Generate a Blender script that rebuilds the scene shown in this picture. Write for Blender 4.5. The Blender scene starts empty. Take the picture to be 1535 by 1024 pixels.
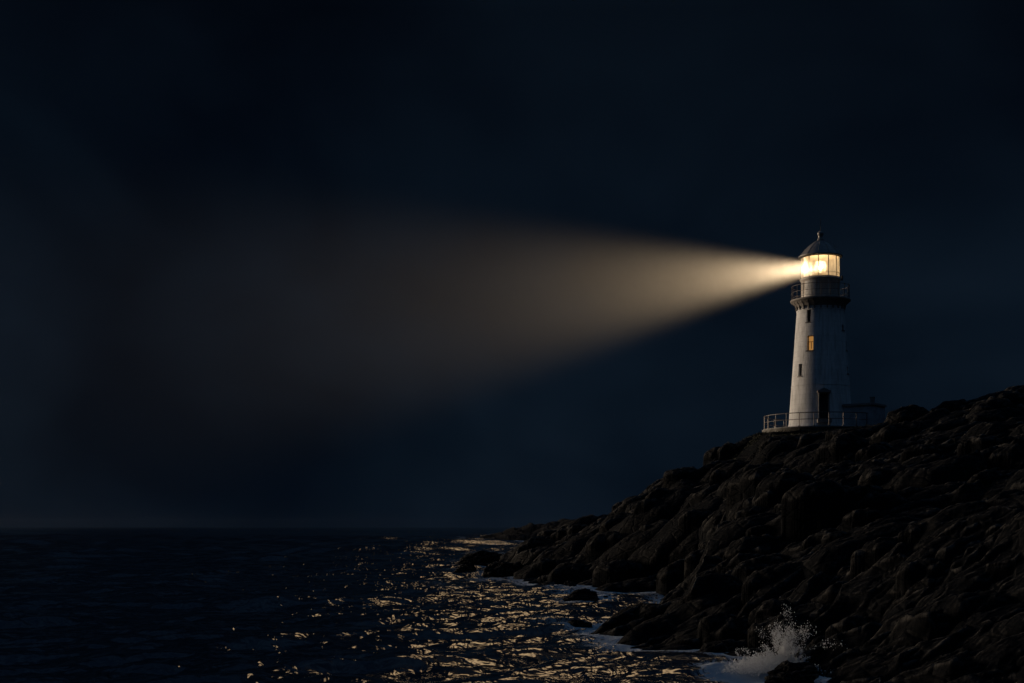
import bpy, bmesh, math, random
import numpy as np
from mathutils import Vector, Matrix, noise as mnoise

SC = bpy.context.scene
COL = SC.collection
R = math.radians
EYE = 4.5                      # eye height above the sea
FPX = 2131.9                   # 50 mm lens, in the units of the survey below
rng = np.random.default_rng(7)
random.seed(7)

# ------------------------------------------------------------------ helpers
def az(u):                     # bearing (tangent) of a surveyed column
    return (u - 767.5) / FPX

def at(u, d, z=0.0):
    return (az(u) * d, d, z)

def hgt(y, d):                 # height of a surveyed row at distance d
    return EYE + (789.0 - y) * d / FPX

def tag(o, label=None, cat=None, group=None, kind=None):
    if label: o['label'] = label
    if cat: o['category'] = cat
    if group: o['group'] = group
    if kind: o['kind'] = kind
    return o

def empty(name, loc, rz=0.0):
    o = bpy.data.objects.new(name, None)
    o.location = loc
    o.rotation_euler.z = rz
    o.empty_display_size = 0.3
    COL.objects.link(o)
    return o

def link(name, bm, mat, parent=None, smooth=False, loc=None):
    me = bpy.data.meshes.new(name)
    bmesh.ops.recalc_face_normals(bm, faces=bm.faces)
    bm.to_mesh(me); bm.free()
    if mat: me.materials.append(mat)
    if smooth:
        for p in me.polygons: p.use_smooth = True
    o = bpy.data.objects.new(name, me)
    COL.objects.link(o)
    if parent: o.parent = parent
    if loc: o.location = loc
    return o

def lathe(bm, prof, seg=96, cap0=False, cap1=False):
    rings = []
    for r, z in prof:
        rings.append([bm.verts.new((r * math.sin(2*math.pi*i/seg), -r * math.cos(2*math.pi*i/seg), z)) for i in range(seg)])
    for a, b in zip(rings, rings[1:]):
        for i in range(seg):
            j = (i + 1) % seg
            bm.faces.new((a[i], a[j], b[j], b[i]))
    if cap0: bm.faces.new(list(reversed(rings[0])))
    if cap1: bm.faces.new(rings[-1])
    return rings

def box(bm, c, s, rz=0.0, bev=0.0, M=None):
    r = bmesh.ops.create_cube(bm, size=1.0)
    vs = r['verts']
    mat = Matrix.Translation(c) @ Matrix.Rotation(rz, 4, 'Z') @ Matrix.Diagonal((s[0], s[1], s[2], 1))
    if M is not None: mat = M @ mat
    bmesh.ops.transform(bm, matrix=mat, verts=vs)
    if bev > 0:
        es = list({e for v in vs for e in v.link_edges})
        bmesh.ops.bevel(bm, geom=es, offset=bev, segments=2, affect='EDGES', profile=0.6)

def tube(bm, pts, r, seg=8, closed=False, cap=True):
    pts = [Vector(p) for p in pts]
    n = len(pts)
    rings = []
    for i, p in enumerate(pts):
        a = pts[(i - 1) % n] if (closed or i > 0) else p
        b = pts[(i + 1) % n] if (closed or i < n - 1) else p
        t = (b - a).normalized()
        up = Vector((0, 0, 1)) if abs(t.z) < 0.9 else Vector((1, 0, 0))
        x = t.cross(up).normalized(); y = x.cross(t)
        rings.append([bm.verts.new(p + (x*math.cos(2*math.pi*k/seg) + y*math.sin(2*math.pi*k/seg)) * r) for k in range(seg)])
    for i in range(n if closed else n - 1):
        a, b = rings[i], rings[(i + 1) % n]
        for k in range(seg):
            l = (k + 1) % seg
            bm.faces.new((a[k], a[l], b[l], b[k]))
    if cap and not closed:
        bm.faces.new(list(reversed(rings[0]))); bm.faces.new(rings[-1])

def pol(r, a, z=0.0):          # a: degrees from the seaward (camera) side, positive to the east
    return Vector((r * math.sin(R(a)), -r * math.cos(R(a)), z))

# ------------------------------------------------------------------ materials
def new_mat(name):
    m = bpy.data.materials.new(name)
    m.use_nodes = True
    nt = m.node_tree
    for n in list(nt.nodes): nt.nodes.remove(n)
    out = nt.nodes.new('ShaderNodeOutputMaterial')
    return m, nt, out

def nd(nt, t, **kw):
    n = nt.nodes.new(t)
    for k, v in kw.items():
        if k == 'inp':
            for a, b in v.items(): n.inputs[a].default_value = b
        else:
            setattr(n, k, v)
    return n

def ramp(nt, src, stops):
    n = nt.nodes.new('ShaderNodeValToRGB')
    e = n.color_ramp.elements
    while len(e) < len(stops): e.new(0.5)
    for i, (p, c) in enumerate(stops):
        e[i].position = p
        e[i].color = c if len(c) == 4 else (*c, 1)
    nt.links.new(src, n.inputs[0])
    return n

def coords(nt, scale=(1, 1, 1), rot=(0, 0, 0)):
    tc = nt.nodes.new('ShaderNodeTexCoord')
    mp = nd(nt, 'ShaderNodeMapping')
    mp.inputs['Scale'].default_value = scale
    mp.inputs['Rotation'].default_value = rot
    nt.links.new(tc.outputs['Object'], mp.inputs[0])
    return mp.outputs[0]

def simple(name, col, rough=0.6, metal=0.0, var=0.25, scale=6.0, bump=0.0, bscale=40.0):
    m, nt, out = new_mat(name)
    p = nd(nt, 'ShaderNodeBsdfPrincipled', inp={'Roughness': rough, 'Metallic': metal})
    n = nd(nt, 'ShaderNodeTexNoise', inp={'Scale': scale, 'Detail': 6.0, 'Roughness': 0.65})
    nt.links.new(coords(nt), n.inputs['Vector'])
    lo = tuple(c * (1 - var) for c in col); hi = tuple(min(1, c * (1 + var)) for c in col)
    r = ramp(nt, n.outputs['Fac'], [(0.3, lo), (0.7, hi)])
    nt.links.new(r.outputs[0], p.inputs['Base Color'])
    if bump > 0:
        n2 = nd(nt, 'ShaderNodeTexNoise', inp={'Scale': bscale, 'Detail': 4.0})
        nt.links.new(coords(nt), n2.inputs['Vector'])
        b = nd(nt, 'ShaderNodeBump', inp={'Strength': bump, 'Distance': 0.02})
        nt.links.new(n2.outputs['Fac'], b.inputs['Height'])
        nt.links.new(b.outputs[0], p.inputs['Normal'])
    nt.links.new(p.outputs[0], out.inputs[0])
    return m

def mat_tower():
    m, nt, out = new_mat('whitewashed_stone')
    p = nd(nt, 'ShaderNodeBsdfPrincipled', inp={'Roughness': 0.75})
    # courses of painted stone: joints from height and bearing, in metres
    tc = nd(nt, 'ShaderNodeTexCoord')
    sx = nd(nt, 'ShaderNodeSeparateXYZ'); nt.links.new(tc.outputs['Object'], sx.inputs[0])
    at2 = nd(nt, 'ShaderNodeMath', operation='ARCTAN2'); nt.links.new(sx.outputs[0], at2.inputs[0]); nt.links.new(sx.outputs[1], at2.inputs[1])
    mu = nd(nt, 'ShaderNodeMath', operation='MULTIPLY', inp={1: 2.4}); nt.links.new(at2.outputs[0], mu.inputs[0])
    cb = nd(nt, 'ShaderNodeCombineXYZ'); nt.links.new(mu.outputs[0], cb.inputs[0]); nt.links.new(sx.outputs[2], cb.inputs[1])
    br = nd(nt, 'ShaderNodeTexBrick', inp={'Scale': 1.0, 'Mortar Size': 0.018, 'Mortar Smooth': 0.6, 'Brick Width': 0.95, 'Row Height': 0.42,
            'Color1': (1, 1, 1, 1), 'Color2': (0.86, 0.86, 0.86, 1), 'Mortar': (0.2, 0.2, 0.2, 1)})
    nt.links.new(cb.outputs[0], br.inputs['Vector'])
    n = nd(nt, 'ShaderNodeTexNoise', inp={'Scale': 0.9, 'Detail': 8.0, 'Roughness': 0.7})
    nt.links.new(coords(nt, (1.5, 1.5, 0.5)), n.inputs['Vector'])
    r = ramp(nt, n.outputs['Fac'], [(0.28, (0.56, 0.56, 0.55)), (0.6, (0.84, 0.84, 0.83))])
    # rust and rain streaks: long in z
    n3 = nd(nt, 'ShaderNodeTexNoise', inp={'Scale': 2.2, 'Detail': 5.0, 'Roughness': 0.6})
    nt.links.new(coords(nt, (2.6, 2.6, 0.16)), n3.inputs['Vector'])
    r3 = ramp(nt, n3.outputs['Fac'], [(0.30, (0.58, 0.56, 0.53)), (0.52, (1, 1, 1))])
    mx = nd(nt, 'ShaderNodeMixRGB', blend_type='MULTIPLY', inp={0: 0.7}); nt.links.new(r.outputs[0], mx.inputs[1]); nt.links.new(r3.outputs[0], mx.inputs[2])
    mx2 = nd(nt, 'ShaderNodeMixRGB', blend_type='MULTIPLY', inp={0: 0.22}); nt.links.new(mx.outputs[0], mx2.inputs[1]); nt.links.new(br.outputs['Color'], mx2.inputs[2])
    nt.links.new(mx2.outputs[0], p.inputs['Base Color'])
    n2 = nd(nt, 'ShaderNodeTexNoise', inp={'Scale': 7.0, 'Detail': 7.0, 'Roughness': 0.65})
    nt.links.new(coords(nt), n2.inputs['Vector'])
    b1 = nd(nt, 'ShaderNodeBump', inp={'Strength': 0.55, 'Distance': 0.05}); nt.links.new(br.outputs['Color'], b1.inputs['Height'])
    b2 = nd(nt, 'ShaderNodeBump', inp={'Strength': 0.45, 'Distance': 0.06}); nt.links.new(n2.outputs['Fac'], b2.inputs['Height']); nt.links.new(b1.outputs[0], b2.inputs['Normal'])
    nt.links.new(b2.outputs[0], p.inputs['Normal'])
    nt.links.new(p.outputs[0], out.inputs[0])
    return m

def mat_rock(name='sea_cliff_rock', k=1.0):
    m, nt, out = new_mat(name)
    p = nd(nt, 'ShaderNodeBsdfPrincipled')
    p.inputs['Specular IOR Level'].default_value = 0.035
    base = coords(nt)
    n = nd(nt, 'ShaderNodeTexNoise', inp={'Scale': 0.55, 'Detail': 9.0, 'Roughness': 0.65})
    nt.links.new(base, n.inputs['Vector'])
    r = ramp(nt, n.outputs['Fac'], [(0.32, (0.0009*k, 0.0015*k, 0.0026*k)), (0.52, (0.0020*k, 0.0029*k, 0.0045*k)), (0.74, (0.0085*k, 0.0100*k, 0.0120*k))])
    # rim light painted into the colour of convex edges, broken up by noise
    ge = nd(nt, 'ShaderNodeNewGeometry')
    pr = ramp(nt, ge.outputs['Pointiness'], [(0.503, (0, 0, 0)), (0.535, (1, 1, 1))])
    wn = nd(nt, 'ShaderNodeTexNoise', inp={'Scale': 1.7, 'Detail': 6.0, 'Roughness': 0.7}); nt.links.new(base, wn.inputs['Vector'])
    wr = ramp(nt, wn.outputs['Fac'], [(0.42, (0, 0, 0)), (0.62, (1, 1, 1))])
    wm = nd(nt, 'ShaderNodeMath', operation='MULTIPLY'); nt.links.new(pr.outputs[0], wm.inputs[0]); nt.links.new(wr.outputs[0], wm.inputs[1])
    we = nd(nt, 'ShaderNodeMixRGB', inp={2: (0.095, 0.090, 0.083, 1)}); nt.links.new(wm.outputs[0], we.inputs[0]); nt.links.new(r.outputs[0], we.inputs[1])
    nt.links.new(we.outputs[0], p.inputs['Base Color'])
    rr = ramp(nt, n.outputs['Fac'], [(0.3, (0.62,)*3), (0.7, (0.9,)*3)])
    nt.links.new(rr.outputs[0], p.inputs['Roughness'])
    # bedding: thin layers that rise to the east
    s = nd(nt, 'ShaderNodeTexNoise', inp={'Scale': 1.0, 'Detail': 7.0, 'Roughness': 0.6, 'Distortion': 0.5})
    nt.links.new(coords(nt, (0.55, 0.9, 7.5), (0.15, R(24), 0)), s.inputs['Vector'])
    g = nd(nt, 'ShaderNodeTexNoise', inp={'Scale': 3.2, 'Detail': 8.0, 'Roughness': 0.7})
    nt.links.new(base, g.inputs['Vector'])
    v = nd(nt, 'ShaderNodeTexVoronoi', feature='DISTANCE_TO_EDGE', inp={'Scale': 0.8})
    nt.links.new(coords(nt, (0.8, 1.0, 1.9), (0.1, R(24), 0.3)), v.inputs['Vector'])
    vr = ramp(nt, v.outputs['Distance'], [(0.0, (0, 0, 0)), (0.09, (1, 1, 1))])
    b1 = nd(nt, 'ShaderNodeBump', inp={'Strength': 0.8, 'Distance': 0.24}); nt.links.new(s.outputs['Fac'], b1.inputs['Height'])
    b2 = nd(nt, 'ShaderNodeBump', inp={'Strength': 0.8, 'Distance': 0.12}); nt.links.new(g.outputs['Fac'], b2.inputs['Height']); nt.links.new(b1.outputs[0], b2.inputs['Normal'])
    b3 = nd(nt, 'ShaderNodeBump', inp={'Strength': 0.6, 'Distance': 0.12}); nt.links.new(vr.outputs[0], b3.inputs['Height']); nt.links.new(b2.outputs[0], b3.inputs['Normal'])
    nt.links.new(b3.outputs[0], p.inputs['Normal'])
    nt.links.new(p.outputs[0], out.inputs[0])
    return m

def mat_water():
    m, nt, out = new_mat('night_sea')
    p = nd(nt, 'ShaderNodeBsdfPrincipled', inp={'Base Color': (0.004, 0.009, 0.016, 1), 'Roughness': 0.10, 'IOR': 1.34})
    n = nd(nt, 'ShaderNodeTexNoise', inp={'Scale': 1.0, 'Detail': 2.5, 'Roughness': 0.5, 'Distortion': 0.6})
    nt.links.new(coords(nt, (1.5, 0.85, 1), (0, 0, R(-10))), n.inputs['Vector'])
    b = nd(nt, 'ShaderNodeBump', inp={'Strength': 1.0, 'Distance': 0.12}); nt.links.new(n.outputs['Fac'], b.inputs['Height'])
    nt.links.new(b.outputs[0], p.inputs['Normal'])
    # foam: lace where the mesh attribute says the water is broken
    a = nd(nt, 'ShaderNodeAttribute', attribute_name='foam')
    f1 = nd(nt, 'ShaderNodeTexNoise', inp={'Scale': 1.0, 'Detail': 9.0, 'Roughness': 0.68, 'Distortion': 1.2})
    nt.links.new(coords(nt, (2.2, 1.1, 1), (0, 0, R(-15))), f1.inputs['Vector'])
    rd = nd(nt, 'ShaderNodeMath', operation='SUBTRACT', inp={1: 0.5}); nt.links.new(f1.outputs['Fac'], rd.inputs[0])
    ab = nd(nt, 'ShaderNodeMath', operation='ABSOLUTE'); nt.links.new(rd.outputs[0], ab.inputs[0])
    sb = nd(nt, 'ShaderNodeMath', operation='MULTIPLY', inp={1: 0.18}); nt.links.new(a.outputs['Fac'], sb.inputs[0])
    df = nd(nt, 'ShaderNodeMath', operation='SUBTRACT'); nt.links.new(sb.outputs[0], df.inputs[0]); nt.links.new(ab.outputs[0], df.inputs[1])
    sc = nd(nt, 'ShaderNodeMath', operation='MULTIPLY', use_clamp=True, inp={1: 14.0}); nt.links.new(df.outputs[0], sc.inputs[0])
    fo = nd(nt, 'ShaderNodeBsdfPrincipled', inp={'Base Color': (0.62, 0.66, 0.68, 1), 'Roughness': 0.8})
    f2 = nd(nt, 'ShaderNodeTexNoise', inp={'Scale': 6.0, 'Detail': 8.0, 'Roughness': 0.7}); nt.links.new(coords(nt), f2.inputs['Vector'])
    bf = nd(nt, 'ShaderNodeBump', inp={'Strength': 0.9, 'Distance': 0.12}); nt.links.new(f2.outputs['Fac'], bf.inputs['Height']); nt.links.new(bf.outputs[0], fo.inputs['Normal'])
    ms = nd(nt, 'ShaderNodeMixShader'); nt.links.new(sc.outputs[0], ms.inputs[0]); nt.links.new(p.outputs[0], ms.inputs[1]); nt.links.new(fo.outputs[0], ms.inputs[2])
    nt.links.new(ms.outputs[0], out.inputs[0])
    return m

def mat_glass(name, clear, film, gloss=0.05):
    # salt-filmed thin panes: mostly see-through, a little scattering film, a little reflection
    m, nt, out = new_mat(name)
    t = nd(nt, 'ShaderNodeBsdfTransparent', inp={'Color': (*clear, 1)})
    tr = nd(nt, 'ShaderNodeBsdfTranslucent', inp={'Color': (0.85, 0.80, 0.70, 1)})
    n = nd(nt, 'ShaderNodeTexNoise', inp={'Scale': 2.5, 'Detail': 6.0}); nt.links.new(coords(nt, (1, 1, 0.4)), n.inputs['Vector'])
    r = ramp(nt, n.outputs['Fac'], [(0.3, (film*0.7,)*3), (0.7, (film*1.3,)*3)])
    m1 = nd(nt, 'ShaderNodeMixShader'); nt.links.new(r.outputs[0], m1.inputs[0]); nt.links.new(t.outputs[0], m1.inputs[1]); nt.links.new(tr.outputs[0], m1.inputs[2])
    g = nd(nt, 'ShaderNodeBsdfGlossy', inp={'Roughness': 0.08})
    m2 = nd(nt, 'ShaderNodeMixShader', inp={0: gloss}); nt.links.new(m1.outputs[0], m2.inputs[1]); nt.links.new(g.outputs[0], m2.inputs[2])
    nt.links.new(m2.outputs[0], out.inputs[0])
    return m

def mat_emit(name, col, s):
    m, nt, out = new_mat(name)
    e = nd(nt, 'ShaderNodeEmission', inp={'Color': (*col, 1), 'Strength': s})
    nt.links.new(e.outputs[0], out.inputs[0])
    return m

def mat_litpane():
    # a lamp-lit room behind a blind: horizontal slats glow unevenly
    m, nt, out = new_mat('lamplit_blind')
    w = nd(nt, 'ShaderNodeTexWave', wave_type='BANDS', bands_direction='Z', inp={'Scale': 3.2, 'Distortion': 0.3})
    nt.links.new(coords(nt), w.inputs['Vector'])
    r = ramp(nt, w.outputs['Fac'], [(0.1, (0.75, 0.30, 0.07)), (0.6, (1.0, 0.50, 0.14))])
    e = nd(nt, 'ShaderNodeEmission', inp={'Strength': 0.38}); nt.links.new(r.outputs[0], e.inputs[0])
    nt.links.new(e.outputs[0], out.inputs[0])
    return m

def mat_spray():
    m, nt, out = new_mat('sea_spray')
    d = nd(nt, 'ShaderNodeBsdfDiffuse', inp={'Color': (0.8, 0.82, 0.84, 1)})
    t = nd(nt, 'ShaderNodeBsdfTranslucent', inp={'Color': (0.8, 0.82, 0.84, 1)})
    ms = nd(nt, 'ShaderNodeMixShader', inp={0: 0.45}); nt.links.new(d.outputs[0], ms.inputs[1]); nt.links.new(t.outputs[0], ms.inputs[2])
    nt.links.new(ms.outputs[0], out.inputs[0])
    return m

def mat_concrete():
    m, nt, out = new_mat('stained_render')
    p = nd(nt, 'ShaderNodeBsdfPrincipled', inp={'Roughness': 0.85})
    n = nd(nt, 'ShaderNodeTexNoise', inp={'Scale': 1.6, 'Detail': 9.0, 'Roughness': 0.7}); nt.links.new(coords(nt, (1, 1, 0.7)), n.inputs['Vector'])
    r = ramp(nt, n.outputs['Fac'], [(0.3, (0.10, 0.095, 0.085)), (0.5, (0.26, 0.25, 0.23)), (0.7, (0.40, 0.39, 0.36))])
    nt.links.new(r.outputs[0], p.inputs['Base Color'])
    g = nd(nt, 'ShaderNodeTexNoise', inp={'Scale': 9.0, 'Detail': 7.0}); nt.links.new(coords(nt), g.inputs['Vector'])
    b = nd(nt, 'ShaderNodeBump', inp={'Strength': 0.7, 'Distance': 0.06}); nt.links.new(g.outputs['Fac'], b.inputs['Height']); nt.links.new(b.outputs[0], p.inputs['Normal'])
    nt.links.new(p.outputs[0], out.inputs[0])
    return m

M_TOWER = mat_tower()
M_DRUM = simple('painted_iron_panel', (0.66, 0.60, 0.52), 0.55, 0, 0.22, 3.0, 0.2, 12)
M_ROOF = simple('lead_roof', (0.24, 0.225, 0.21), 0.5, 0.2, 0.3, 2.5, 0.25, 9)
M_IRON = simple('dark_iron', (0.06, 0.055, 0.05), 0.5, 0.3, 0.3, 8.0)
M_RAIL = simple('weathered_rail', (0.10, 0.08, 0.07), 0.5, 0.3, 0.35, 9.0)
M_DECK = simple('gallery_stone', (0.22, 0.20, 0.18), 0.7, 0, 0.25, 5.0, 0.3, 20)
M_DARK = simple('dark_timber', (0.035, 0.03, 0.028), 0.6, 0, 0.3, 6.0)
M_PANE = simple('dark_window_glass', (0.01, 0.012, 0.016), 0.08, 0, 0.1)
M_LIT = mat_litpane()
M_CONC = mat_concrete()
M_BRASS = simple('lamp_brass', (0.45, 0.30, 0.12), 0.35, 0.9, 0.15)
M_GLASS = mat_glass('salted_lantern_glass', (0.93, 0.92, 0.9), 0.42)
M_LENS = mat_glass('lens_prism_glass', (0.9, 0.88, 0.82), 0.30)
M_INSIDE = simple('cream_interior', (0.55, 0.45, 0.32), 0.7)
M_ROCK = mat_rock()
M_WATER = mat_water()
M_SPRAY = mat_spray()

# ------------------------------------------------------------------ headland surface
def survey():
    P = []
    def s(u, d, z=0.0): P.append((az(u) * d, d, z))
    def y(u, yy, d): P.append((az(u) * d, d, hgt(yy, d)))
    # waterline, clockwise from the far point to the near right
    for u, d in [(800, 417), (770, 425), (745, 440), (724, 458), (790, 172), (758, 158), (765, 135), (785, 129), (802, 113), (833, 111), (864, 109),
                 (905, 101), (942, 100), (975, 99), (1005, 98.5), (1036, 98), (1048, 92), (1018, 82), (985, 74.5), (950, 68), (918, 63),
                 (890, 59.5), (913, 57.5), (939, 56.8), (960, 54), (1008, 52.5), (1050, 52), (1089, 50), (1130, 48.5), (1170, 48), (1205, 47.5),
                 (1236, 46), (1241, 42.5), (1270, 40.5), (1320, 38), (1400, 34.5), (1535, 30), (1700, 27), (1900, 26), (2300, 25)]:
        s(u, d)
    s(800, 210); s(806, 300)
    # skyline
    for u, yy, d in [(745, 802, 475), (770, 795, 478), (795, 790, 480), (830, 786, 485), (860, 782, 490),
                     (815, 796, 150), (836, 788, 150), (864, 773, 146), (895, 768, 143), (913, 768, 141), (942, 741, 138), (964, 736, 137), (982, 719, 135),
                     (1003, 709, 133), (1030, 698, 131), (1049, 700, 130), (1074, 679, 129), (1099, 664, 127), (1112, 657, 126), (1132, 651, 125),
                     (1330, 632, 131), (1362, 620, 137), (1400, 612, 143), (1440, 605, 148), (1490, 598, 154), (1535, 596, 158), (1700, 585, 168), (1900, 575, 172), (2300, 560, 178)]:
        y(u, yy, d)
    # station level
    for k in range(12):
        a = 2 * math.pi * k / 12
        P.append((27.11 + 5.5 * math.sin(a), 125 - 5.5 * math.cos(a), 12.62))
    P.append((27.11, 125, 12.62)); s(1300, 121, 12.75); s(1310, 128, 12.9); s(1250, 118.2, 12.3); s(1180, 118, 11.7)
    # slopes in between
    for u, d, z in [(930, 60.5, .9), (960, 62, 1.15), (990, 64, 1.2), (1030, 68, 1.6), (1060, 71, 2.0), (1080, 80, 3.2), (1050, 86, 1.6),
                    (1060, 101, 4.2), (1000, 112, 5.0), (950, 112, 3.0), (900, 118, 2.5), (850, 122, 1.6), (1100, 95, 5.4), (1100, 111, 8.6), (1150, 60, 2.5), (1150, 80, 5.6),
                    (1170, 105, 10.2), (1230, 60, 3.4), (1230, 85, 7.6), (1230, 105, 11.0), (1320, 55, 3.6), (1320, 85, 8.4), (1320, 110, 12.1), (1420, 50, 4.2),
                    (1420, 80, 8.8), (1420, 115, 13.4), (1535, 45, 4.6), (1535, 75, 9.2), (1535, 110, 13.6), (1800, 60, 7.5), (1800, 110, 14.0), (2300, 60, 8)]:
        s(u, d, z)
    # the far side
    for d, row in [(200, [(860, 1.5), (900, 3), (1000, 7), (1100, 10), (1230, 12.5), (1400, 16), (1700, 20), (2300, 22)]),
                   (300, [(860, 2), (1000, 5), (1200, 9), (1535, 13), (2300, 16)]), (430, [(840, 2.5), (1000, 5), (1300, 7), (2000, 8)]), (600, [(860, 2), (1100, 2), (1500, 3), (2300, 3)])]:
        for u, z in row: s(u, d, z)
    # sea bed
    for u, d, z in [(600, 40, -3), (600, 60, -3), (600, 100, -3), (600, 150, -3), (600, 250, -3), (600, 400, -3), (650, 600, -3), (740, 600, -2.5), (700, 60, -3), (800, 60, -2.6), (850, 84, -2),
                    (860, 72, -2), (930, 84, -1.4), (960, 88, -1.0), (1000, 91, -.7), (900, 78, -1.4), (1000, 46, -1.8), (1100, 42, -1.8), (1160, 41, -1.5), (1200, 38, -1.5), (1225, 42.5, -0.8), (850, 98, -1.5),
                    (720, 140, -2.2), (740, 100, -3), (700, 200, -3), (750, 200, -2.2), (740, 300, -2.6), (690, 400, -2.5), (690, 458, -2), (700, 510, -2), (1000, 30, -3), (1200, 28, -3), (1400, 24, -3), (1700, 19, -3), (2300, 16, -3), (700, 30, -4), (400, 60, -5), (400, 200, -5), (400, 500, -5)]:
        s(u, d, z)
    return np.array(P)

PTS = survey()
# biharmonic-free (linear kernel) interpolation, depth compressed so that far points keep their say
def _key(x, y):
    return np.stack([x, 60.0 * np.log(np.maximum(y, 5.0))], -1)
_K = _key(PTS[:, 0], PTS[:, 1])
_D = np.linalg.norm(_K[:, None] - _K[None], axis=-1)
_n = len(_K)
_A = np.zeros((_n + 3, _n + 3))
_A[:_n, :_n] = -_D + np.eye(_n) * -0.15
_A[:_n, _n] = 1; _A[:_n, _n+1:] = _K
_A[_n, :_n] = 1; _A[_n+1:, :_n] = _K.T
_W = np.linalg.solve(_A, np.concatenate([PTS[:, 2], np.zeros(3)]))

def base_height(x, y):
    k = _key(x.ravel(), y.ravel())
    out = np.empty(len(k))
    for i in range(0, len(k), 60000):
        q = k[i:i+60000]
        d = np.sqrt(((q[:, None, :] - _K[None]) ** 2).sum(-1))
        out[i:i+60000] = -d @ _W[:_n] + _W[_n] + q @ _W[_n+1:]
    return out.reshape(x.shape)

def _hash(i, j, s):
    h = (i.astype(np.int64) * 374761393 + j.astype(np.int64) * 668265263 + s * 1442695041) & 0x7fffffff
    h = ((h ^ (h >> 13)) * 1274126177) & 0x7fffffff
    return ((h ^ (h >> 16)) & 0xffffff) / float(0xffffff)

def vnoise(x, y, s=0):
    i = np.floor(x); j = np.floor(y); fx = x - i; fy = y - j
    ux = fx**3 * (fx * (fx*6 - 15) + 10); uy = fy**3 * (fy * (fy*6 - 15) + 10)
    i = i.astype(np.int64); j = j.astype(np.int64)
    a = _hash(i, j, s); b = _hash(i+1, j, s); c = _hash(i, j+1, s); d = _hash(i+1, j+1, s)
    return (a*(1-ux) + b*ux)*(1-uy) + (c*(1-ux) + d*ux)*uy

def fbm(x, y, s=0, o=5, g=0.5, ridged=False):
    t = np.zeros_like(x); a = 1.0; w = 0.0
    for k in range(o):
        v = vnoise(x, y, s + k*17)
        if ridged: v = 1 - np.abs(2*v - 1)
        t += a * v; w += a; a *= g
        x, y = x*1.9*0.8 - y*1.9*0.6 + 11.3, x*1.9*0.6 + y*1.9*0.8 - 7.1
    return t / w

def grid_mesh(name, X, Y, Z, mat, attr=None, smooth=True):
    nr, nc = X.shape
    co = np.stack([X, Y, Z], -1).reshape(-1, 3).astype(np.float32)
    idx = np.arange(nr * nc, dtype=np.int32).reshape(nr, nc)
    q = np.stack([idx[:-1, :-1], idx[:-1, 1:], idx[1:, 1:], idx[1:, :-1]], -1).reshape(-1, 4)
    me = bpy.data.meshes.new(name)
    me.vertices.add(len(co)); me.vertices.foreach_set('co', co.ravel())
    me.loops.add(q.size); me.loops.foreach_set('vertex_index', q.ravel())
    me.polygons.add(len(q)); me.polygons.foreach_set('loop_start', np.arange(0, q.size, 4, dtype=np.int32))
    me.polygons.foreach_set('use_smooth', np.full(len(q), smooth))
    if attr is not None:
        for k, v in attr.items():
            a = me.attributes.new(k, 'FLOAT', 'POINT'); a.data.foreach_set('value', v.astype(np.float32).ravel())
    me.update(calc_edges=True)
    me.materials.append(mat)
    o = bpy.data.objects.new(name, me)
    COL.objects.link(o)
    return o

def cols(segs):
    return np.concatenate([np.linspace(a, b, n, endpoint=False) for a, b, n in segs])
def rows(segs):
    return np.concatenate([np.exp(np.linspace(math.log(a), math.log(b), n, endpoint=False)) for a, b, n in segs])

LX, LY, LZ = 27.11, 125.0, 13.0           # foot of the tower

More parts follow.
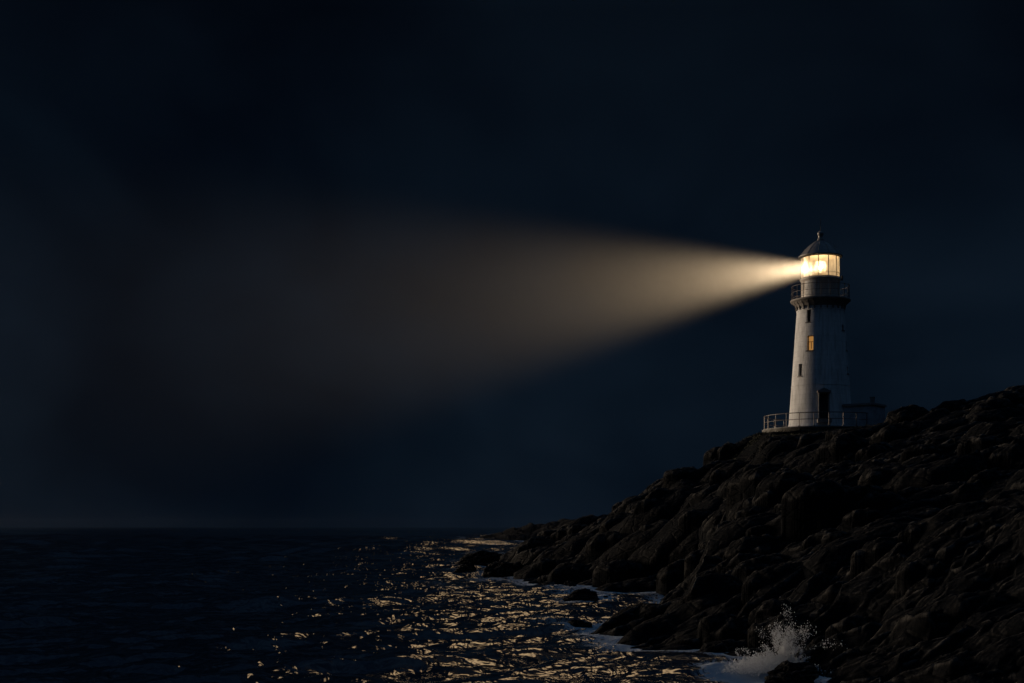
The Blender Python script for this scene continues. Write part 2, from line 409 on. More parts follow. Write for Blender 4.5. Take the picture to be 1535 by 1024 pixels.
def build_headland():
    U = cols([(560, 700, 40), (700, 1560, 900), (1560, 2300, 180)])
    D = rows([(17, 36, 60), (36, 150, 1050), (150, 600, 160)])
    uu, dd = np.meshgrid(U, D)
    X = az(uu) * dd; Y = dd
    # wander a little so that no line of the sheet is straight
    B = base_height(X, Y)
    near = np.hypot(X - LX, Y - LY)
    yard = np.clip((near - 5.4) / 4.0, 0, 1)                       # calm ground round the station
    hutx = np.hypot(X - 30.5, Y - 122.6); yard = np.minimum(yard, np.clip((hutx - 3.2) / 3.0, 0, 1))
    land = np.clip((B + 0.6) / 1.4, 0, 1)
    amp = (0.10 + 0.90 * yard) * land
    big = fbm(X / 7.0, Y / 7.0, 3, 4, 0.5) - 0.5
    Z = B - 0.35 * amp + amp * big * 1.7 * np.clip(B / 4 + 0.5, 0.5, 1.2)
    base = Z.copy()
    # boulders and ribs of the outcrop, each a tilted dome in the ground
    N = 11000
    ru = rng.uniform(720, 2000, N * 4); rd = np.exp(rng.uniform(math.log(30), math.log(190), N * 4))
    rx = az(ru) * rd
    rb = base_height(rx, rd)
    ok = (rb > -0.35) & (np.hypot(rx - LX, rd - LY) > 7.2) & (np.hypot(rx - 30.5, rd - 122.6) > 4.6)
    rx, rd, ru, rb = rx[ok][:N], rd[ok][:N], ru[ok][:N], rb[ok][:N]
    size = np.exp(rng.normal(-0.40, 0.66, len(rx))) * np.where(rb < 0.6, 0.75, 1.0) * np.clip(rd / 75, 0.7, 1.25)
    size = np.minimum(size, 4.2)
    fu = rng.uniform(722, 880, 160); fd = rng.uniform(420, 500, 160); fb = base_height(az(fu)*fd, fd); fk = fb > -0.8
    rx = np.concatenate([rx, az(fu[fk])*fd[fk]]); rd = np.concatenate([rd, fd[fk]]); rb = np.concatenate([rb, fb[fk]]); size = np.concatenate([size, rng.uniform(1.6, 4.6, fk.sum())])
    fixed = [(1392, 141, 2.0, .85), (1412, 143, 1.6, .8), (1445, 147, 2.2, .9), (1462, 148, 1.8, .7), (1495, 153, 1.9, 1.0), (1520, 155, 2.0, .9), (1373, 138, 1.2, .9),
             (1030, 130, 2.3, .8), (985, 134, 1.6, .8), (945, 137, 1.7, .9), (896, 142, 1.3, .9), (866, 145, 1.2, 1), (1075, 128.5, 1.4, .8), (1097, 127, 1.2, .7), (836, 149, 1.1, 1)]
    rx = np.concatenate([rx, [az(a)*b for a, b, c, e in fixed]]); rd = np.concatenate([rd, [b for a, b, c, e in fixed]])
    size = np.concatenate([size, [c for a, b, c, e in fixed]]); rb = np.concatenate([rb, np.full(len(fixed), 5.0)])
    hh = np.concatenate([rng.uniform(0.42, 0.80, len(rx) - len(fixed)), [e*0.55 for a, b, c, e in fixed]])
    ru = rx / rd * FPX + 767.5
    order = np.argsort(-size)
    lu = U; ld = D
    for i in order:
        a = size[i] * 1.15; b = size[i] * rng.uniform(0.55, 0.85); h = size[i] * hh[i]
        th = rng.normal(0.0, 0.35)
        e = a * 1.25
        du = e / rd[i] * FPX
        c0, c1 = np.searchsorted(lu, [ru[i] - du*1.1, ru[i] + du*1.1]); r0, r1 = np.searchsorted(ld, [rd[i] - e, rd[i] + e])
        if c1 - c0 < 2 or r1 - r0 < 2: continue
        sl = (slice(r0, r1), slice(c0, c1))
        x = X[sl] - rx[i]; y = Y[sl] - rd[i]
        w1 = (vnoise(X[sl] / (0.5*size[i]) + i*3.7, Y[sl] / (0.5*size[i]), 91) - 0.5) * 0.40 * size[i]
        w2 = (vnoise(X[sl] / (0.5*size[i]) + i*5.1, Y[sl] / (0.5*size[i]), 92) - 0.5) * 0.40 * size[i]
        x = x + w1; y = y + w2
        xr = (x*math.cos(th) + y*math.sin(th)) / a; yr = (-x*math.sin(th) + y*math.cos(th)) / b
        q = xr*xr + yr*yr
        if i % 4:
            # a broken block: the lowest of several planes, the top one leaning
            tx, ty = rng.normal(0.30, 0.18), rng.normal(-0.12, 0.18)
            dome = 0.80 + tx*xr + ty*yr
            p0 = rng.uniform(0, 6.28)
            for kk in range(6):
                an = p0 + kk*1.047 + rng.normal(0, 0.25)
                dome = np.minimum(dome, rng.uniform(1.3, 2.4) * (rng.uniform(0.72, 1.0) - (xr*math.cos(an) + yr*math.sin(an))))
            q = np.where(dome > -0.3, 0.5, 2.0)
            dome = dome * h
        else:
            dome = np.where(q < 1, np.maximum(1 - q, 0)**0.42, -1.0)
            dome = dome * h * (1.0 + 0.35 * xr)                    # worn ribs lean up to the east
        zc = base[r0:r1, c0:c1] * 0.55 + np.median(base[sl]) * 0.45 + dome - 0.30 * h
        Z[sl] = np.where((q < 1) & (amp[sl] > 0.05), np.maximum(Z[sl], zc), Z[sl])
    # settle the skyline to the survey: shift the crest up or down, smoothly
    sk = np.array([(805, 790), (816, 790), (836, 787), (850, 778), (864, 771), (880, 768), (896, 765), (913, 768), (928, 750), (942, 739), (964, 734), (977, 717), (999, 708), (1030, 694), (1049, 700), (1060, 688), (1074, 674), (1099, 661),
                   (1112, 656), (1135, 651), (1330, 637), (1352, 633), (1366, 622), (1378, 615), (1400, 609), (1425, 612), (1445, 603), (1465, 602), (1490, 594), (1510, 596), (1535, 595), (1700, 585), (1900, 575)], float)
    rg = np.array([(805, 145), (836, 149), (913, 141), (1000, 133), (1100, 127), (1140, 124), (1330, 131), (1400, 142), (1535, 156), (1900, 172)], float)
    want = (789 - np.interp(U, sk[:, 0], sk[:, 1]) - 6) / FPX
    dr = np.interp(U, rg[:, 0], rg[:, 1])
    wgt = np.exp(-0.5 * (np.log(dd / dr[None]) / 0.10) ** 2)
    okc = ((U > 812) & (U < 1138)) | (U > 1325)
    for it in range(4):
        el = np.where(dd < 260, (Z - EYE) / dd, -1).max(0)
        er = np.where(okc, want - el, 0.0)
        er = np.where(np.abs(er) > 0.05, np.sign(er)*0.05, er)
        w = 14 if it < 3 else 7
        kern = np.exp(-0.5*(np.arange(-3*w, 3*w+1)/w)**2); kern /= kern.sum()
        er = np.convolve(np.pad(er, 3*w, mode='edge'), kern, 'valid')
        print('fit', it, np.abs(er[okc]).max()*FPX)
        Z += er[None] * dd * wgt * np.clip((near - 5.0) / 4, 0, 1)
    # single boulders lying on the crest and about the slope
    cu = [838, 852, 868, 884, 900, 916, 931, 946, 958, 972, 986, 1001, 1016, 1031, 1062, 1078, 1092, 1106, 1390, 1404, 1432, 1448, 1462, 1488, 1506, 1524, 1550, 1580]
    r5 = np.random.default_rng(11)
    spots = [(u, np.interp(u, rg[:, 0], rg[:, 1]) - 0.8, r5.uniform(0.7, 1.35) * (0.75 if u > 1370 else 1.0)) for u in cu]
    for _ in range(150):
        u = r5.uniform(800, 1640); d = math.exp(r5.uniform(math.log(44), math.log(128)))
        spots.append((u, d, r5.uniform(0.5, 1.9) * min(1.1, d / 90)))
    for n_, (u, d, w) in enumerate(spots):
        x0 = az(u)*d
        if math.hypot(x0 - LX, d - LY) < 8 or math.hypot(x0 - 30.5, d - 122.6) < 6: continue
        c0, c1 = np.searchsorted(U, [u - 1.6*w/d*FPX, u + 1.6*w/d*FPX]); r0, r1 = np.searchsorted(D, [d - 1.6*w, d + 1.6*w])
        if c1 - c0 < 3 or r1 - r0 < 3: continue
        sl = (slice(r0, r1), slice(c0, c1)); x = X[sl] - x0; y = Y[sl] - d
        zz = Z[r0 + (r1-r0)//2, c0 + (c1-c0)//2]
        if zz < 0.2: continue
        x = x + (vnoise(X[sl]/(0.7*w) + n_*2.3, Y[sl]/(0.7*w), 71) - 0.5)*0.5*w; y = y + (vnoise(X[sl]/(0.7*w) + n_*1.7, Y[sl]/(0.7*w), 72) - 0.5)*0.5*w
        q = (x/(w*1.15))**2 + (y/(w*0.85))**2
        hgt_ = 0.70*w*np.maximum(1 - q, 0)**0.5 + 0.14*w*(vnoise(X[sl]/(0.3*w), Y[sl]/(0.3*w), 73) - 0.5) + 0.12*x
        Z[sl] = np.where(q < 1, np.maximum(Z[sl], zz - 0.16*w + hgt_), Z[sl])
    # keep the ground before the terrace, the hut and the cove down to the survey
    ly = np.array([(1100, 655), (1140, 655), (1185, 653), (1215, 650), (1245, 646), (1290, 641), (1325, 635), (1345, 630)], float)
    edge = (np.clip((1148 - U)/28, 0, 1)**2 + np.clip((U - 1322)/24, 0, 1)**2)[None]*5 + np.clip((75 - dd)/15, 0, 1)**2*5
    lim = edge + EYE + (789 - np.interp(U, ly[:, 0], ly[:, 1]))[None] * dd / FPX - 0.02 + 0.16*(fbm(X/0.9, Y/0.9, 31, 3) - 0.6)
    m1 = ((U > 1120) & (U < 1345))[None] & (dd > 60) & (dd < 121.5) & (near > 5.2)
    Z = np.where(m1, np.minimum(Z, lim), Z)
    ly = np.array([(880, 952), (890, 949), (913, 929), (930, 917), (960, 906), (990, 908), (1033, 895), (1060, 878), (1080, 860)], float)
    edge = (np.clip((U - 1022)/80, 0, 1)**1.6)[None]*5*(0.4 + 1.2*fbm(X/3.0, Y/3.0, 35, 4)) + np.clip((dd - 78)/6, 0, 1)**2*5 + np.clip((53 - dd)/4, 0, 1)**2*3
    lim = edge + EYE + (789 - np.interp(U, ly[:, 0], ly[:, 1]))[None] * dd / FPX + (0.12 + 1.3*np.clip(edge, 0, 1))*(fbm(X/1.3, Y/1.3, 33, 4) - 0.6)
    m2 = ((U > 870) & (U < 1075))[None] & (dd > 49) & (dd < 84)
    Z = np.where(m2, np.minimum(Z, lim), Z)
    # weathered grain
    ca, sa = math.cos(0.35), math.sin(0.35)
    xs = X*ca + Y*sa; ys = -X*sa + Y*ca
    Z += amp * 0.17 * (fbm(xs / 1.6, ys / 0.7, 40, 4, 0.55, True) - 0.5)
    Z += amp * 0.10 * (fbm(xs / 0.5, ys / 0.22, 60, 3, 0.55) - 0.5)
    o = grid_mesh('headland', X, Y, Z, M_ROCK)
    tag(o, 'dark rocky headland rising from the water to the lighthouse', None, kind='structure')
    return U, D, Z

HU, HD, HZ = build_headland()

def ground_z(x, y):
    u = x / y * FPX + 767.5
    c = int(np.clip(np.searchsorted(HU, u), 1, len(HU)-1)); r = int(np.clip(np.searchsorted(HD, y), 1, len(HD)-1))
    return float(HZ[r, c])

def headland_at(X, Y):
    u = X / Y * FPX + 767.5
    c = np.interp(u, HU, np.arange(len(HU))); r = np.interp(Y, HD, np.arange(len(HD)))
    return HZ[np.round(r).astype(int), np.round(c).astype(int)]

# ------------------------------------------------------------------ sea
SPLASH = (az(1172) * 44.2, 44.2)
SEA_ROCKS = [  # column, distance, half width, height, depth half, seed
    (697, 137, 1.15, 0.85, 0.9, 1), (870, 84.5, 1.05, 0.72, 0.8, 2), (906, 84.8, 0.36, 0.32, 0.3, 3), (866, 62.6, 0.62, 0.36, 0.6, 4),
    (1184, 41.6, 0.70, 0.50, 0.6, 5), (1225, 47.6, 0.58, 0.66, 0.5, 6), (748, 131, 1.55, 1.25, 1.3, 7), (716, 166, 2.6, 1.35, 1.6, 8), (768, 133, 1.2, 1.0, 1.2, 9),
    (853, 104, 0.55, 0.45, 0.5, 10), (1078, 50.2, 0.55, 0.38, 0.5, 11)]

def build_water():
    U = cols([(-2600, -60, 130), (-60, 1250, 900), (1250, 1600, 120), (1600, 4200, 130)])
    D = rows([(9, 34, 70), (34, 140, 760), (140, 600, 380), (600, 7000, 260)]); D = np.append(D, 7000.0)
    uu, dd = np.meshgrid(U, D)
    X = az(uu) * dd; Y = dd
    step = np.gradient(D)[:, None] * np.ones_like(X)
    r2 = np.random.default_rng(21)
    Z = np.zeros_like(X)
    comps = []
    for k in range(70):
        lam = 1.1 * (15.0 / 1.1) ** (k / 69.0)
        th = math.radians(-52) + r2.normal(0, 0.42)                 # running in towards the rocks
        a = 0.0050 * lam ** 1.0 * r2.uniform(0.5, 1.2)
        comps.append((lam, th, a, r2.uniform(0, 6.283)))
    gx = 0.6*fbm(X/25, Y/25, 5, 3); gy = 0.6*fbm(X/25+40, Y/25, 6, 3)
    group = 0.45 + 1.1 * fbm(X / 14.0, Y / 14.0, 8, 3)
    for lam, th, a, ph in comps:
        kx, ky = math.cos(th)*2*math.pi/lam, math.sin(th)*2*math.pi/lam
        fade = np.clip(lam / (step * 2.6) - 0.6, 0, 1)
        ph2 = kx*(X + gx*2) + ky*(Y + gy*2) + ph
        s = np.sin(ph2)
        Z += a * fade * (group if lam < 7 else 1.0) * (s + 0.28*np.cos(2*ph2))
    far = np.clip((dd - 110) / 160.0, 0, 1)
    for k in range(16):
        lam = 11.0 * (60.0 / 11.0) ** (k / 15.0); th = math.radians(-60) + r2.normal(0, 0.5); ph = r2.uniform(0, 6.283)
        fade = np.clip(lam / (step * 2.6) - 0.6, 0, 1)
        Z += 0.0052 * lam * far * fade * np.sin(math.cos(th)*2*math.pi/lam*X + math.sin(th)*2*math.pi/lam*Y + ph) * (0.5 + group*0.5)
    inb = (uu > 560) & (uu < 2290) & (dd > 17.2) & (dd < 598)
    H = np.full_like(X, -5.0)
    H[inb] = headland_at(X[inb], Y[inb])
    calm = np.clip(1 - np.clip(H + 1.6, 0, 1.6) / 2.2, 0.25, 1)
    Z *= calm
    # broken water: round the rocks, and a spread of it before the splash
    foam = np.clip(1 - np.abs(H + 0.1) / 1.0, 0, 1) ** 1.1 * 1.05 * np.where(inb, 1, 0)
    for u, d, w, h, dp, sd in SEA_ROCKS:
        q = np.hypot((X - az(u)*d) / (w + 0.35), (Y - d) / (dp + 0.9))
        foam = np.maximum(foam, 0.62 * np.clip(1.45 - q, 0, 1))
    sx, sy = SPLASH
    q = np.hypot((X - (sx - 0.75)) / 1.75, (Y - (sy - 0.5)) / 3.1)
    pool = np.clip(1.3 - q, 0, 1)
    foam = np.maximum(foam, np.clip(pool * 2.6, 0, 1.6))
    cv = np.hypot((X - az(985)*93) / 4.5, (Y - 92) / 6.0); foam = np.maximum(foam, 0.42*np.clip(1.2 - cv, 0, 1))
    lane = fbm(X / 5.0 + Y*0.02, Y / 11.0, 77, 4)                   # spent foam drifting off the rocks
    foam = np.maximum(foam, np.clip((lane - 0.56) * 3.0, 0, 0.5) * np.clip((H + 3.2) / 2.0, 0, 1))
    Z += 0.42 * np.clip(1.0 - np.hypot((X - (sx - 0.45)) / 1.15, (Y - sy) / 1.2), 0, 1) * (0.6 + 0.8*fbm(X*3, Y*3, 55, 4))
    o = grid_mesh('water', X, Y, Z, M_WATER, {'foam': foam})
    tag(o, 'dark sea running in towards the rocks', None, kind='structure')
build_water()

# ------------------------------------------------------------------ rocks standing in the sea
def sea_rock(i, label):
    u, d, w, h, dp, sd = SEA_ROCKS[i]
    bm = bmesh.new()
    bmesh.ops.create_icosphere(bm, subdivisions=6, radius=1.0)
    off = Vector((sd * 7.3, sd * 3.1, sd * 1.7))
    for v in bm.verts:
        c = v.co.copy()
        n = mnoise.fractal(c * 1.1 + off, 1.0, 2.0, 4)
        n2 = mnoise.fractal(Vector((c.x*2.2, c.y*3.5, c.z*5.0)) + off, 0.9, 2.1, 5)
        cell = mnoise.cell(c * 1.6 + off)
        k = 1 + 0.30*n + 0.10*n2 + 0.07*cell
        c *= k
        z = c.z if c.z > 0 else c.z * 0.6
        v.co = Vector((c.x * w + 0.28*w*c.z, c.y * dp, z * h))
    o = link('sea_rock', bm, M_ROCK, None, True, (az(u)*d, d, 0.0))
    o.rotation_euler.z = 0.25*math.sin(sd*2.3)
    tag(o, label, 'rock', 'rocks standing in the water')
for i, lab in enumerate([
        'low double rock in open water, farthest left of the rocks off the point',
        'broad rock standing alone in the glittering water, left of the cove',
        'small round rock just right of the broad lone rock in the water',
        'flat low rock awash in the water, left of the tip of the near spur',
        'wet boulder at the bottom edge in front of the bursting wave',
        'rounded boulder at the waterline right of the bursting wave',
        'pointed rock at the very tip of the headland, dark against the glitter',
        'long low far reef running left from the point in bright water',
        'hump backed rock joined to the shore behind the pointed tip rock',
        'little rock close to the shore foam of the middle headland',
        'small wet rock left of the bursting wave at the foot of the spur']):
    sea_rock(i, lab)

# ------------------------------------------------------------------ lighthouse
LH = empty('lighthouse', (LX, LY, LZ))
tag(LH, 'tall white tapering lighthouse with a lit lantern room on the headland', 'lighthouse')

def rz(y): return hgt(y, 125.0) - LZ      # surveyed row at the tower -> height above its foot
Z_TOP = rz(462)                            # top of the shaft
Z_DECK = rz(450.0)
def r_at(z): return 2.78 + (2.04 - 2.78) * z / rz(465)

WINS = [ # bearing, row top, row bottom, width, lit
    (-41, 468, 486.5, 0.40, False), (-35, 507, 529, 0.58, True), (-58, 548, 566, 0.42, False),
    (65, 513, 527, 0.42, False), (61, 552, 562, 0.40, False), (50, 490, 498, 0.36, False)]
DOOR = (-6.0, rz(634), rz(593), 0.74)

def build_tower():
    bm = bmesh.new()
    holes = []
    for a, yt, yb, w, lit in WINS:
        z0, z1 = rz(yb), rz(yt); r = r_at((z0+z1)/2); ha = math.degrees(w/2/r)
        holes.append((a-ha, a+ha, z0, z1))
    ha = math.degrees(DOOR[3]/2/r_at(1.3)); holes.append((DOOR[0]-ha, DOOR[0]+ha, DOOR[1], DOOR[2]))
    As = sorted(set([round(x, 4) for x in np.arange(-180, 180, 3.0)] + [round(v, 4) for h in holes for v in h[:2]]))
    Zs = sorted(set([round(x, 4) for x in np.linspace(-0.6, Z_TOP, 40)] + [round(v, 4) for h in holes for v in h[2:]]))
    V = {}
    for i, a in enumerate(As):
        for j, z in enumerate(Zs):
            fl = 0.10 * max(0, 1 - (z + 0.0) / 0.5) if z < 0.5 else 0
            V[i, j] = bm.verts.new(pol(r_at(z) + fl, a, z))
    for i in range(len(As)):
        i2 = (i + 1) % len(As)
        am = (As[i] + (As[i2] if i2 else As[0] + 360)) / 2
        for j in range(len(Zs) - 1):
            zm = (Zs[j] + Zs[j+1]) / 2
            if any(h[0] < am < h[1] and h[2] < zm < h[3] for h in holes): continue
            bm.faces.new((V[i, j], V[i2, j], V[i2, j+1], V[i, j+1]))
    # reveals of the openings
    for h in holes:
        ring = [(h[0], h[2]), (h[1], h[2]), (h[1], h[3]), (h[0], h[3])]
        for (a0, z0), (a1, z1) in zip(ring, ring[1:] + ring[:1]):
            o0, o1 = pol(r_at(z0), a0, z0), pol(r_at(z1), a1, z1)
            inn = pol(0.34, (h[0]+h[1])/2)
            bm.faces.new([bm.verts.new(p) for p in (o0, o1, o1 - inn, o0 - inn)])
    t = link('tower', bm, M_TOWER, LH, True)
    # string courses standing proud of the shaft
    for yy, dz, dr in [(467.3, 0.07, 0.035), (580, 0.05, 0.02)]:
        bm = bmesh.new(); z = rz(yy)
        lathe(bm, [(r_at(z)-0.02, z-dz), (r_at(z)+dr, z-dz*0.7), (r_at(z)+dr, z+dz*0.7), (r_at(z)-0.02, z+dz)], 120)
        link('string_course', bm, M_TOWER, LH, True)
build_tower()

for a, yt, yb, w, lit in WINS:
    z0, z1 = rz(yb), rz(yt); zc = (z0+z1)/2; r = r_at(zc)
    Mt = Matrix.Rotation(R(a), 4, 'Z')
    d = 0.24 if not lit else 0.30
    bm = bmesh.new()
    t = 0.05
    for cx, cz, sx, sz in [(-w/2+t/2, zc, t, z1-z0), (w/2-t/2, zc, t, z1-z0), (0, z1-t/2, w-2*t, t), (0, z0+t/2, w-2*t, t), (0, zc+0.12, w-2*t, 0.035)] + ([(0.0, zc-0.2, 0.03, 0.55)] if lit else []):
        box(bm, (cx, -(r-d), cz), (sx, 0.06, sz), M=Mt)
    f = link('window', bm, M_DARK, LH)
    if lit: f['label'] = 'amber lit window'
    bm = bmesh.new(); box(bm, (0, -(r-d-0.06), zc), (w-0.02, 0.02, z1-z0-0.02), M=Mt)
    link('pane', bm, M_LIT if lit else M_PANE, f)
    bm = bmesh.new(); box(bm, (0, -(r-0.06), z0-0.05), (w+0.16, 0.30, 0.09), M=Mt, bev=0.015)
    link('sill', bm, M_DECK, f)

# door with a little pediment and a step
a, z0, z1, w = DOOR
Mt = Matrix.Rotation(R(a), 4, 'Z'); r = r_at(1.3)
bm = bmesh.new(); box(bm, (0, -(r-0.22), (z0+z1)/2), (w-0.02, 0.06, z1-z0-0.06), M=Mt)
for cx in (-0.19, 0.19):
    for cz, sz in ((0.62, 0.8), (1.62, 0.9)): box(bm, (cx, -(r-0.185), z0+cz), (0.26, 0.02, sz), M=Mt, bev=0.006)
door = link('door', bm, M_DARK, LH)
bm = bmesh.new()
box(bm, (-w/2-0.045, -(r+0.0), (z0+z1)/2), (0.09, 0.34, z1-z0), M=Mt, bev=0.012); box(bm, (w/2+0.045, -(r+0.0), (z0+z1)/2), (0.09, 0.34, z1-z0), M=Mt, bev=0.012)
box(bm, (0, -(r-0.0), z1+0.10), (w+0.42, 0.5, 0.2), M=Mt, bev=0.02)
pv = [bm.verts.new(Mt @ Vector(p)) for p in [(-w/2-0.1, -(r+0.2), z1+0.2), (w/2+0.1, -(r+0.2), z1+0.2), (0, -(r+0.2), z1+0.42), (-w/2-0.1, -(r-0.3), z1+0.2), (w/2+0.1, -(r-0.3), z1+0.2), (0, -(r-0.3), z1+0.42)]]
for f in ((0, 1, 2), (3, 5, 4), (0, 2, 5, 3), (1, 4, 5, 2), (0, 3, 4, 1)): bm.faces.new([pv[k] for k in f])
link('door_surround', bm, M_DECK, LH)
bm = bmesh.new(); box(bm, (0, -(r+0.32), z0-0.02), (1.2, 0.7, 0.36), M=Mt, bev=0.02); link('doorstep', bm, M_DECK, LH)
bm = bmesh.new(); bmesh.ops.create_uvsphere(bm, u_segments=10, v_segments=8, radius=0.04, matrix=Mt @ Matrix.Translation((0.3, -(r-0.15), z0+1.05))); link('handle', bm, M_BRASS, door)

# gallery
bm = bmesh.new()
zt = Z_TOP
lathe(bm, [(r_at(zt), zt-0.02), (2.16, zt+0.12), (2.20, zt+0.25), (2.34, zt+0.34), (2.40, Z_DECK-0.24), (2.56, Z_DECK-0.20), (2.60, Z_DECK-0.14), (2.60, Z_DECK-0.04), (2.57, Z_DECK), (1.6, Z_DECK+0.01)], 120)
gal = link('gallery', bm, M_DECK, LH, True)
for k in range(24):
    aa = k * 15 + 4
    bm = bmesh.new()
    Mt = Matrix.Rotation(R(aa), 4, 'Z')
    y0 = r_at(zt) - 0.03
    prof = [(y0, Z_DECK-0.245), (2.42, Z_DECK-0.245), (2.40, Z_DECK-0.34), (2.22, Z_DECK-0.50), (2.13, Z_DECK-0.95), (y0, Z_DECK-1.0)]
    L = [bm.verts.new(Mt @ Vector((-0.055, -p[0], p[1]))) for p in prof]; Rr = [bm.verts.new(Mt @ Vector((0.055, -p[0], p[1]))) for p in prof]
    bm.faces.new(L); bm.faces.new(list(reversed(Rr)))
    for i in range(len(prof)):
        j = (i+1) % len(prof); bm.faces.new((L[i], Rr[i], Rr[j], L[j]))
    link('bracket', bm, M_DECK, gal)
bm = bmesh.new()
RG = 2.49
for zz, rr in ((Z_DECK+1.16, 0.026), (Z_DECK+0.62, 0.018), (Z_DECK+0.16, 0.014)):
    tube(bm, [pol(RG, i*5, zz) for i in range(72)], rr, 8, closed=True)
rail = link('gallery_railing', bm, M_RAIL, LH, True)
for k in range(20):
    bm = bmesh.new(); p = pol(RG, k*18+7); tube(bm, [p + Vector((0, 0, Z_DECK)), p + Vector((0, 0, Z_DECK+1.17))], 0.024, 8)
    bmesh.ops.create_uvsphere(bm, u_segments=8, v_segments=6, radius=0.042, matrix=Matrix.Translation(p + Vector((0, 0, Z_DECK+1.18))))
    link('post', bm, M_RAIL, rail, True)

# watch room drum under the glass
ZG0, ZG1 = rz(418.3), rz(386.0)
bm = bmesh.new()
lathe(bm, [(1.655, Z_DECK+0.01), (1.655, ZG0-0.22), (1.70, ZG0-0.20), (1.76, ZG0-0.16), (1.76, ZG0-0.06), (1.70, ZG0), (1.55, ZG0)], 120)
drum = link('watch_room', bm, M_DRUM, LH, True)
bm = bmesh.new()
for k in range(12):
    Mt = Matrix.Rotation(R(k*30+12), 4, 'Z'); box(bm, (0, -1.665, (Z_DECK+ZG0)/2-0.1), (0.07, 0.04, ZG0-Z_DECK-0.26), M=Mt)
lathe(bm, [(1.66, Z_DECK+0.02), (1.70, Z_DECK+0.03), (1.70, Z_DECK+0.13), (1.66, Z_DECK+0.15)], 96)
link('panel_seam', bm, M_DRUM, drum)
bm = bmesh.new()
for k in range(9):
    a0, a1 = -62 + k*4.0, -62 + (k+1)*4.0
    vs = [bm.verts.new(pol(rr, aa, zz)) for rr in (1.66, 1.70) for aa, zz in ((a0, Z_DECK+0.16), (a1, Z_DECK+0.16), (a1, ZG0-0.33), (a0, ZG0-0.33))]
    for f in ((4, 5, 6, 7), (0, 1, 5, 4), (1, 2, 6, 5), (2, 3, 7, 6), (3, 0, 4, 7)): bm.faces.new([vs[i] for i in f])
bmesh.ops.remove_doubles(bm, verts=bm.verts, dist=0.001)
hd = link('hatch_door', bm, simple('hatch_paint', (0.62, 0.60, 0.56), 0.5), drum); hd['label'] = 'paler door panel'
bm = bmesh.new(); Mt = Matrix.Rotation(R(80), 4, 'Z'); box(bm, (0, -1.86, ZG0+0.02), (0.16, 0.14, 0.42), M=Mt, bev=0.02); box(bm, (0, -1.76, ZG0-0.14), (0.08, 0.2, 0.08), M=Mt); link('vent_box', bm, M_IRON, drum)

LAMP = Vector((LX, LY, hgt(401, 125.0)))
cam = Vector((0, 0, EYE))
e = (cam - LAMP).normalized()
TH0 = R(10.5)                                   # angle between the beam and the line of sight
def side_dir(slope):
    # direction square to the line of sight, in the plane that the eye sees as a line falling to the left by this slope
    v = Vector((az(800), 1.0, (789 - (401 + slope * 430)) / FPX)).normalized()
    return (v - e * v.dot(e)).normalized()
s_hi, s_lo = side_dir(-0.135), side_dir(0.365)
side = (s_hi + s_lo).normalized(); eta = s_hi.angle(s_lo) / 2
BEAM = (e * math.cos(TH0) + side * math.sin(TH0)).normalized()
HALF = math.asin(math.sin(eta) * math.sin(TH0))
print('beam', BEAM, math.degrees(HALF), 'bearing', math.degrees(math.atan2(BEAM.x, -BEAM.y)))
BEAM_DEG = math.degrees(math.atan2(BEAM.x, -BEAM.y))
# lantern: glazing bars, panes, floor
bm = bmesh.new()
RL = 1.64
for k in range(12):
    aa = k*30 + 12
    Mt = Matrix.Rotation(R(aa), 4, 'Z'); box(bm, (0, -RL, (ZG0+ZG1)/2), (0.055, 0.08, ZG1-ZG0), M=Mt)
for zz, rr in ((ZG0+0.03, 0.045), (ZG1-0.03, 0.05)):
    tube(bm, [pol(RL, i*5, zz) for i in range(72)], rr, 8, closed=True)
for a0, a1 in ((39, 129), (129, 219), (219, 309)):
    pass
tube(bm, [pol(RL, i*5, ZG0+0.40) for i in range(72)], 0.016, 6, closed=True)
glz = link('glazing_frame', bm, M_IRON, LH)
for k in range(12):
    bm = bmesh.new()
    a0, a1 = k*30 + 12 + 0.9, k*30 + 42 - 0.9
    n = 8
    lo = [bm.verts.new(pol(RL, a0 + (a1-a0)*i/n, ZG0+0.05)) for i in range(n+1)]; hi = [bm.verts.new(pol(RL, a0 + (a1-a0)*i/n, ZG1-0.05)) for i in range(n+1)]
    for i in range(n): bm.faces.new((lo[i], lo[i+1], hi[i+1], hi[i]))
    link('pane', bm, M_GLASS, glz, True)
bm = bmesh.new(); lathe(bm, [(0.02, ZG0-0.05), (1.6, ZG0-0.05)], 64)
link('lantern_floor', bm, M_INSIDE, LH, True)
bm = bmesh.new(); lathe(bm, [(0.02, ZG1+0.30), (0.9, ZG1+0.22), (1.62, ZG1+0.0)], 64)
link('lantern_ceiling', bm, M_INSIDE, LH, True)

# roof, ventilator, rod
bm = bmesh.new()
def rr_(y): return rz(y)
lathe(bm, [(1.60, ZG1-0.01), (1.86, ZG1-0.03), (1.90, ZG1+0.02), (1.90, ZG1+0.09), (1.83, ZG1+0.14), (1.64, ZG1+0.38), (1.38, ZG1+0.68), (1.08, ZG1+0.96), (0.75, ZG1+1.21), (0.48, ZG1+1.38), (0.29, ZG1+1.47), (0.26, ZG1+1.55)], 96, cap1=True)
roof = link('roof', bm, M_ROOF, LH, True)
bm = bmesh.new()
for k in range(12):
    pr = [(1.905, 0.07), (1.645, 0.385), (1.385, 0.685), (1.085, 0.965), (0.755, 1.215), (0.485, 1.385), (0.27, 1.50)]
    tube(bm, [pol(p[0], k*30+12, ZG1+p[1]) for p in pr], 0.022, 6)
link('roof_seam', bm, M_ROOF, roof, True)
bm = bmesh.new()
b0 = ZG1 + 1.52
